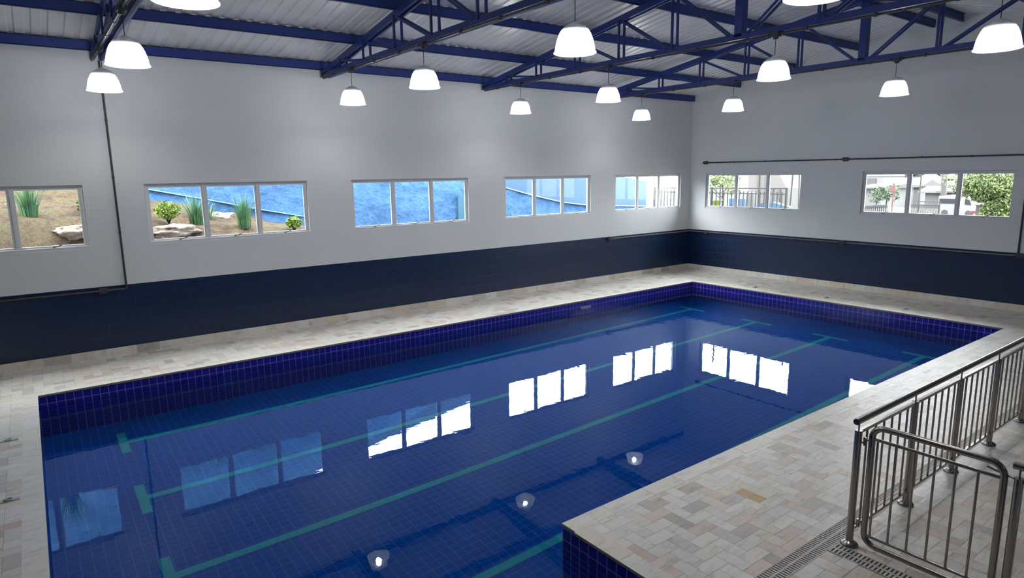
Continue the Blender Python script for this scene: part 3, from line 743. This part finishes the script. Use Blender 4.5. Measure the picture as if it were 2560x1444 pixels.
# leafy trees
def tree(name, base, h, r, cr, label, leaf='leaf', n=900, s=.09, trunk=.06, lobes=6, cat='tree', lean=(0,0)):
    o = thing(name, label, cat, base); x, y, z = base
    b = MB(); top = (x+lean[0],y+lean[1],z+h*.8); b.tube([(x,y,z),((x+top[0])/2+.05,(y+top[1])/2,z+h*.42),top], trunk, 8, rr=[trunk,trunk*.8,trunk*.35])
    for k in range(5):
        a = 2*PI*k/5+.4; f = .45+.08*k; p = Vector((x+lean[0]*f,y+lean[1]*f,z+h*.8*f)); b.tube([p,p+Vector((math.cos(a)*r*.7,math.sin(a)*r*.7,h*.22))], trunk*.3, 6)
    b.build('trunk', M['bark'], o); b = MB()
    for k in range(lobes):
        a = 2*PI*k/lobes + random.random(); q = random.uniform(.25,.75)
        leafball(b, (top[0]+math.cos(a)*r*q, top[1]+math.sin(a)*r*q, z+h*.8+cr*random.uniform(-.5,.5)), (r*.55,r*.55,cr*.55), n//lobes, s)
    b.build('foliage', M[leaf], o); return o
p = at(*W6(570,850),0,6); tree('young_tree', (6,p.y,1), 1.55, .62, .55, 'young light green tree behind the fence in the end wall window', n=750, s=.06, trunk=.045)
p = at(*W6(440,800),0,5); o = thing('broadleaf_plant', 'big leaved bright green plant at lower left of the end wall window', 'plant', (5,p.y,1)); b = MB()
for k in range(9):
    a = 2*PI*k/9; d = Vector((math.cos(a),math.sin(a),0)); c = Vector((5,p.y,1)); s = Vector((-d.y,d.x,0))
    pts = [(c+d*.04+Vector((0,0,.3)),.03),(c+d*.12+Vector((0,0,.55)),.09),(c+d*.24+Vector((0,0,.72)),.08),(c+d*.36+Vector((0,0,.70)),.004)]
    for (u,w_),(v,w2_) in zip(pts, pts[1:]): b.face([u-s*w_,u+s*w_,v+s*w2_,v-s*w2_])
b.build('leaves', M['lime'], o); b = MB(); b.tube([(5,p.y,1),(5,p.y,1.35)], .03, 8); b.build('stem', M['lime'], o)
p = at(*W6(2060,860),0,7); q = at(*W6(2150,140),0,7)
b = MB(); b.tube([(7,p.y,.9),(7,(p.y+q.y)/2,2.0),(7,q.y-.03,4.2)], .03, 8); tag(b.build('utility_pole', M['fence']), 'thin leaning dark pole right of the spear fence', 'pole')
p = at(*W6(2270,860),0,8.5); q = at(*W6(2245,140),0,8.5)
b = MB(); b.tube([(8.5,p.y,.9),(8.5,q.y,4.5)], .03, 8); tag(b.build('utility_pole', M['fence']), 'thin upright dark pole at the right of the end wall corner window', 'pole')
p = at(*W6(550,140),0,7.5); b = MB(); b.tube([(7.5,p.y,1),(7.5,p.y,5)], .035, 8); tag(b.build('utility_pole', M['fence']), 'slim pole rising through the young tree', 'pole')

# town seen through the right window
def house(x, tl, br, depth, wall, label, roof=None, win=(), zb=None, over=.3, rh=.6):
    p = at(*W7(*tl),0,x); q = at(*W7(*br),0,x); y0, y1 = min(p.y,q.y), max(p.y,q.y); z0 = zb if zb is not None else q.z
    o = thing('house', label, 'house', (x,(y0+y1)/2,z0), 'houses of the town outside the right window')
    b = MB(); b.box((x,y0,z0),(x+depth,y1,p.z)); b.build('wall', M[wall], o)
    if roof:
        b = MB(); b.prism([(x-over,y0-over,p.z),(x+depth/2,y0-over,p.z+rh),(x+depth+over,y0-over,p.z),(x+depth+over,y0-over,p.z-.08),(x-over,y0-over,p.z-.08)], (0,y1-y0+2*over,0)); b.build('roof', M[roof], o)
    for (a, c, m_) in win:
        s = at(*W7(*a),0,x); e = at(*W7(*c),0,x); b = MB(); b.box((x-.06,s.y,s.z),(x+.02,e.y,e.z)); b.build('window', M[m_], o)
    return o
house(27,(120,95),(400,330),3,'white_house','white house with big grey shutter at the left of the right window',None,[((165,185),(300,315),'shutter')], zb=-.3)
house(22,(100,322),(390,432),4,'white_house','low white block in front of the shuttered house','grey_roof', zb=.3, rh=.15)
house(50,(400,262),(780,300),4,'white_house','long house with a thin terracotta roof edge','terracotta', zb=-2, rh=.5)
house(31,(600,290),(960,400),2.2,'white_house','white house below the terracotta roofs','grey_roof',[((690,320),(760,350),'shutter'),((860,320),(900,355),'shutter'),((935,310),(960,350),'shutter')], zb=-1.5, rh=.35)
house(37,(945,258),(1090,370),1.6,'orange_wall','orange walled house under the hillside','grey_roof', zb=-1.5, rh=.12)
house(34.6,(1092,268),(1190,360),1.2,'grey_roof','small dark framed house beside the orange one','terracotta',[((1105,285),(1180,345),'panel_wall')], zb=-1.5, rh=.1)
house(28,(1060,385),(1300,470),2,'white_house','white house with low pale roof in the middle of the right window','white_house', zb=-.5, rh=.3)
house(43,(1200,300),(1560,350),4,'white_house','long white roofed shed below the wooded hillside','white_house', zb=-1.8, rh=.35)
house(55.5,(1340,190),(1445,300),3,'orange_wall','tall pale orange house high on the hillside','white_house', zb=-2, rh=.8)
house(26,(1340,380),(1530,460),5,'white_house','white house behind the grey pole','grey_roof',[((1400,395),(1450,420),'shutter')], zb=-.3, rh=.25)
p = at(*W7(1125,240),0,40.5); b = MB(); b.lathe([(0,-.5),(.45,-.45),(.75,0),(.7,.35),(.35,.6),(0,.65)], (40.5,p.y,p.z), 20); b.tube([(40.5,p.y,-1.6),(40.5,p.y,p.z-.45)], .25, 10)
tag(b.build('water_tank', M['white_house']), 'round white water tank above the orange house', 'tank')
p = at(*W7(470,440),0,19); tree('small_tree', (19,p.y,.82), .95, .75, .5, 'greyish bush between the white block and the red sign post', 'leaf_dark', 500, .07, .04)
p = at(*W7(310,500),0,17); tree('red_shrub', (17,p.y,.9), .62, .3, .3, 'reddish shrub near the dark baluster rail', 'leaf_dark', 200, .05, .025, cat='bush')
p = at(*W7(575,340),0,14); q = at(*W7(560,680),0,14)
o = thing('sign_post', 'slim post with a red sign board in the right window', 'sign', (14,p.y,.95))
b = MB(); b.tube([(14,p.y,.95),(14,p.y,p.z+.1)], .025, 10); b.build('post', M['red_paint'], o)
b = MB(); b.box((13.93,p.y-.085,p.z-.13),(13.97,p.y+.085,p.z+.13)); b.build('board', M['red_paint'], o)
# dark baluster rail at the lower left of the right window
p = at(*W7(100,625),0,12); q = at(*W7(480,605),0,12)
o = thing('balustrade', 'dark rail with white balusters at lower left of the right window', 'railing', (12,(p.y+q.y)/2,.95))
b = MB(); b.bar((12,p.y,p.z),(12,q.y,q.z),.10,.10); b.build('rail', M['fence'], o)
n = 12
for k in range(n+1):
    y = p.y + (q.y-p.y)*k/n; b = MB(); b.box((11.97,y-.05,.95),(12.03,y+.05,q.z-.03)); b.build('baluster', M['fence'] if k % 1 else M['white_house'], o)
# white wire gate
p = at(*W7(850,585),0,11); q = at(*W7(1260,725),0,11); r_ = at(*W7(960,540),0,11)
o = thing('yard_gate', 'white barred yard gate in the middle pane of the right window', 'gate', (11,(p.y+q.y)/2,1))
b = MB(); b.bar((11,p.y,p.z),(11,q.y,p.z),.03,.03); b.bar((11,r_.y,r_.z),(11,q.y,r_.z),.03,.03); b.bar((11,q.y,1),(11,q.y,r_.z),.04,.04); b.bar((11,r_.y,1),(11,r_.y,r_.z+.9),.04,.04); b.bar((11,r_.y,r_.z+.9),(11,r_.y+3.4,r_.z+.9),.04,.04); b.build('gate_frame', M['fence'], o)
b = MB(); n = 26
for k in range(n+1):
    y = p.y + (q.y-p.y)*k/n; b.bar((11,y,1),(11,y,p.z),.022,.022)
b.build('bars', M['grey_roof'], o)
p = at(*W7(1330,580),0,13); q = at(*W7(1325,100),0,13); b = MB(); b.tube([(13,p.y,.95),(13,q.y,4.5)], .10, 12); tag(b.build('utility_pole', M['grey_roof']), 'grey concrete pole in the middle pane of the right window', 'pole')
# parked white van
p = at(*W7(1250,590),0,12.2); q = at(*W7(1820,540),0,12.2); y0, y1 = q.y, p.y
van = thing('van', 'parked white van half hidden by the window mullion', 'vehicle', (13,(y0+y1)/2,1.0)); Lv = y1-y0
def VP(f, z, x): return (x, y0+Lv*f, z)
b = MB(); prof = [(0,1.15),(0,1.45),(.10,1.72),(.28,1.82),(.30,1.83),(1,1.83),(1,1.15)]
b.prism([VP(f,z-.12,12.2) for f,z in prof], (1.3,0,0)); b.build('body', M['car_white'], van)
b = MB(); b.prism([VP(f,z-.12,12.18) for f,z in ((.42,1.56),(.42,1.74),(.97,1.74),(.97,1.56))], (.03,0,0)); b.build('side_window', M['car_glass'], van)
b = MB(); b.prism([VP(f,z-.12,12.18) for f,z in ((.10,1.52),(.15,1.70),(.27,1.75),(.27,1.54))], (.03,0,0)); b.build('front_window', M['car_glass'], van)
for f in (.15,.8):
    b = MB(); c = VP(f,1.14,12.2); b.tube([(12.19,c[1],1.10),(12.35,c[1],1.10)], .11, 16); b.build('wheel', M['tyre'], van)
# red barrier, brown pillar and the big tree
p = at(*W7(1720,705),0,10); q = at(*W7(1880,700),0,10); b = MB(); b.bar((10,p.y,p.z),(10,q.y,q.z),.08,.09); b.bar((10,p.y-.1,1),(10,p.y-.1,p.z),.06,.06); b.bar((10,q.y+.05,1),(10,q.y+.05,q.z),.06,.06)
tag(b.build('barrier', M['red_paint']), 'low red barrier in front of the white van', 'barrier')
p = at(*W7(1830,600),0,9); q = at(*W7(1980,590),0,9); b = MB(); b.box((9,q.y,1),(9.35,p.y,p.z)); b.box((8.97,q.y-.03,p.z),(9.38,p.y+.03,p.z+.03)); tag(b.build('gate_pillar', M['panel_wall']), 'brownish pillar at the foot of the big tree', 'pillar')
p = at(*W7(2330,700),0,8); o = thing('tree', 'big leafy green tree filling the last pane of the right window', 'tree', (8,p.y,1))
b = MB(); T = at(*W7(2260,300),0,8)
b.tube([(8.5,p.y-.15,1),(8.5,p.y,1.6),(8.5,T.y,T.z),(8.7,T.y+.4,3.6)], .15, 10, rr=[.16,.13,.11,.07])
c1 = at(*W7(2350,620),0,8); c2 = at(*W7(2080,520),0,8); b.tube([(8,c1.y,c1.z),(8,c2.y,c2.z)], .05, 8); b.tube([(8.5,T.y,T.z),(8.3,T.y+1.1,3.1)], .06, 8); b.tube([(8.5,T.y,T.z),(8.6,T.y-1.0,3.3)], .06, 8)
b.build('trunk', M['bark'], o)
b = MB()
for (px, py, r) in ((1750,200,.75),(1950,180,.8),(2150,220,.8),(2330,200,.8),(1800,360,.5),(1950,420,.45),(2080,400,.3),(1720,330,.45),(2380,560,.4),(2230,660,.38),(2090,620,.35),(2050,720,.3),(2320,760,.4),(1900,480,.25),(2300,420,.35),(2150,330,.5),(2260,560,.22),(2160,560,.3),(2000,300,.6)):
    c = at(px*420/2560+2140, py*145/884+415, 0, 8.1); leafball(b, c, (r,r,r*.6), 800, .042)
b.build('foliage', M['leaf'], o)
p = at(*W7(1200,150),0,50)
for k, (px, py) in enumerate(((920,170),(1075,150),(1250,170),(1520,180))):
    X_ = (62,71,79,66)[k]; c = at(*W7(px,py),0,X_); tree('hill_tree', (X_,c.y,-2.2), c.z+2.2+.9, 1.5, 2.2, 'dark rounded tree on the hillside, %s from the left in the middle pane' % ['first','second','third','fourth'][k], 'leaf_dark', 700, .35, .2)

# ------------------------------------------------------------------ light
w = bpy.data.worlds.new('overcast_sky'); bpy.context.scene.world = w; w.use_nodes = True
bg = w.node_tree.nodes['Background']; bg.inputs[0].default_value = (.95,.975,1,1); bg.inputs[1].default_value = 17.0

sc = bpy.context.scene
sc.view_settings.view_transform = 'Standard'; sc.view_settings.look = 'None'; sc.view_settings.exposure = .2; sc.view_settings.gamma = 1.; sc.view_settings.use_curve_mapping = False
cy = sc.cycles
cy.use_denoising = True; cy.denoiser = 'OPENIMAGEDENOISE'; cy.sample_clamp_indirect = 6.; cy.max_bounces = 12; cy.diffuse_bounces = 4; cy.adaptive_threshold = .02; cy.glossy_bounces = 5; cy.transmission_bounces = 8; cy.transparent_max_bounces = 16
cy.caustics_reflective = True; cy.caustics_refractive = True; cy.blur_glossy = .5
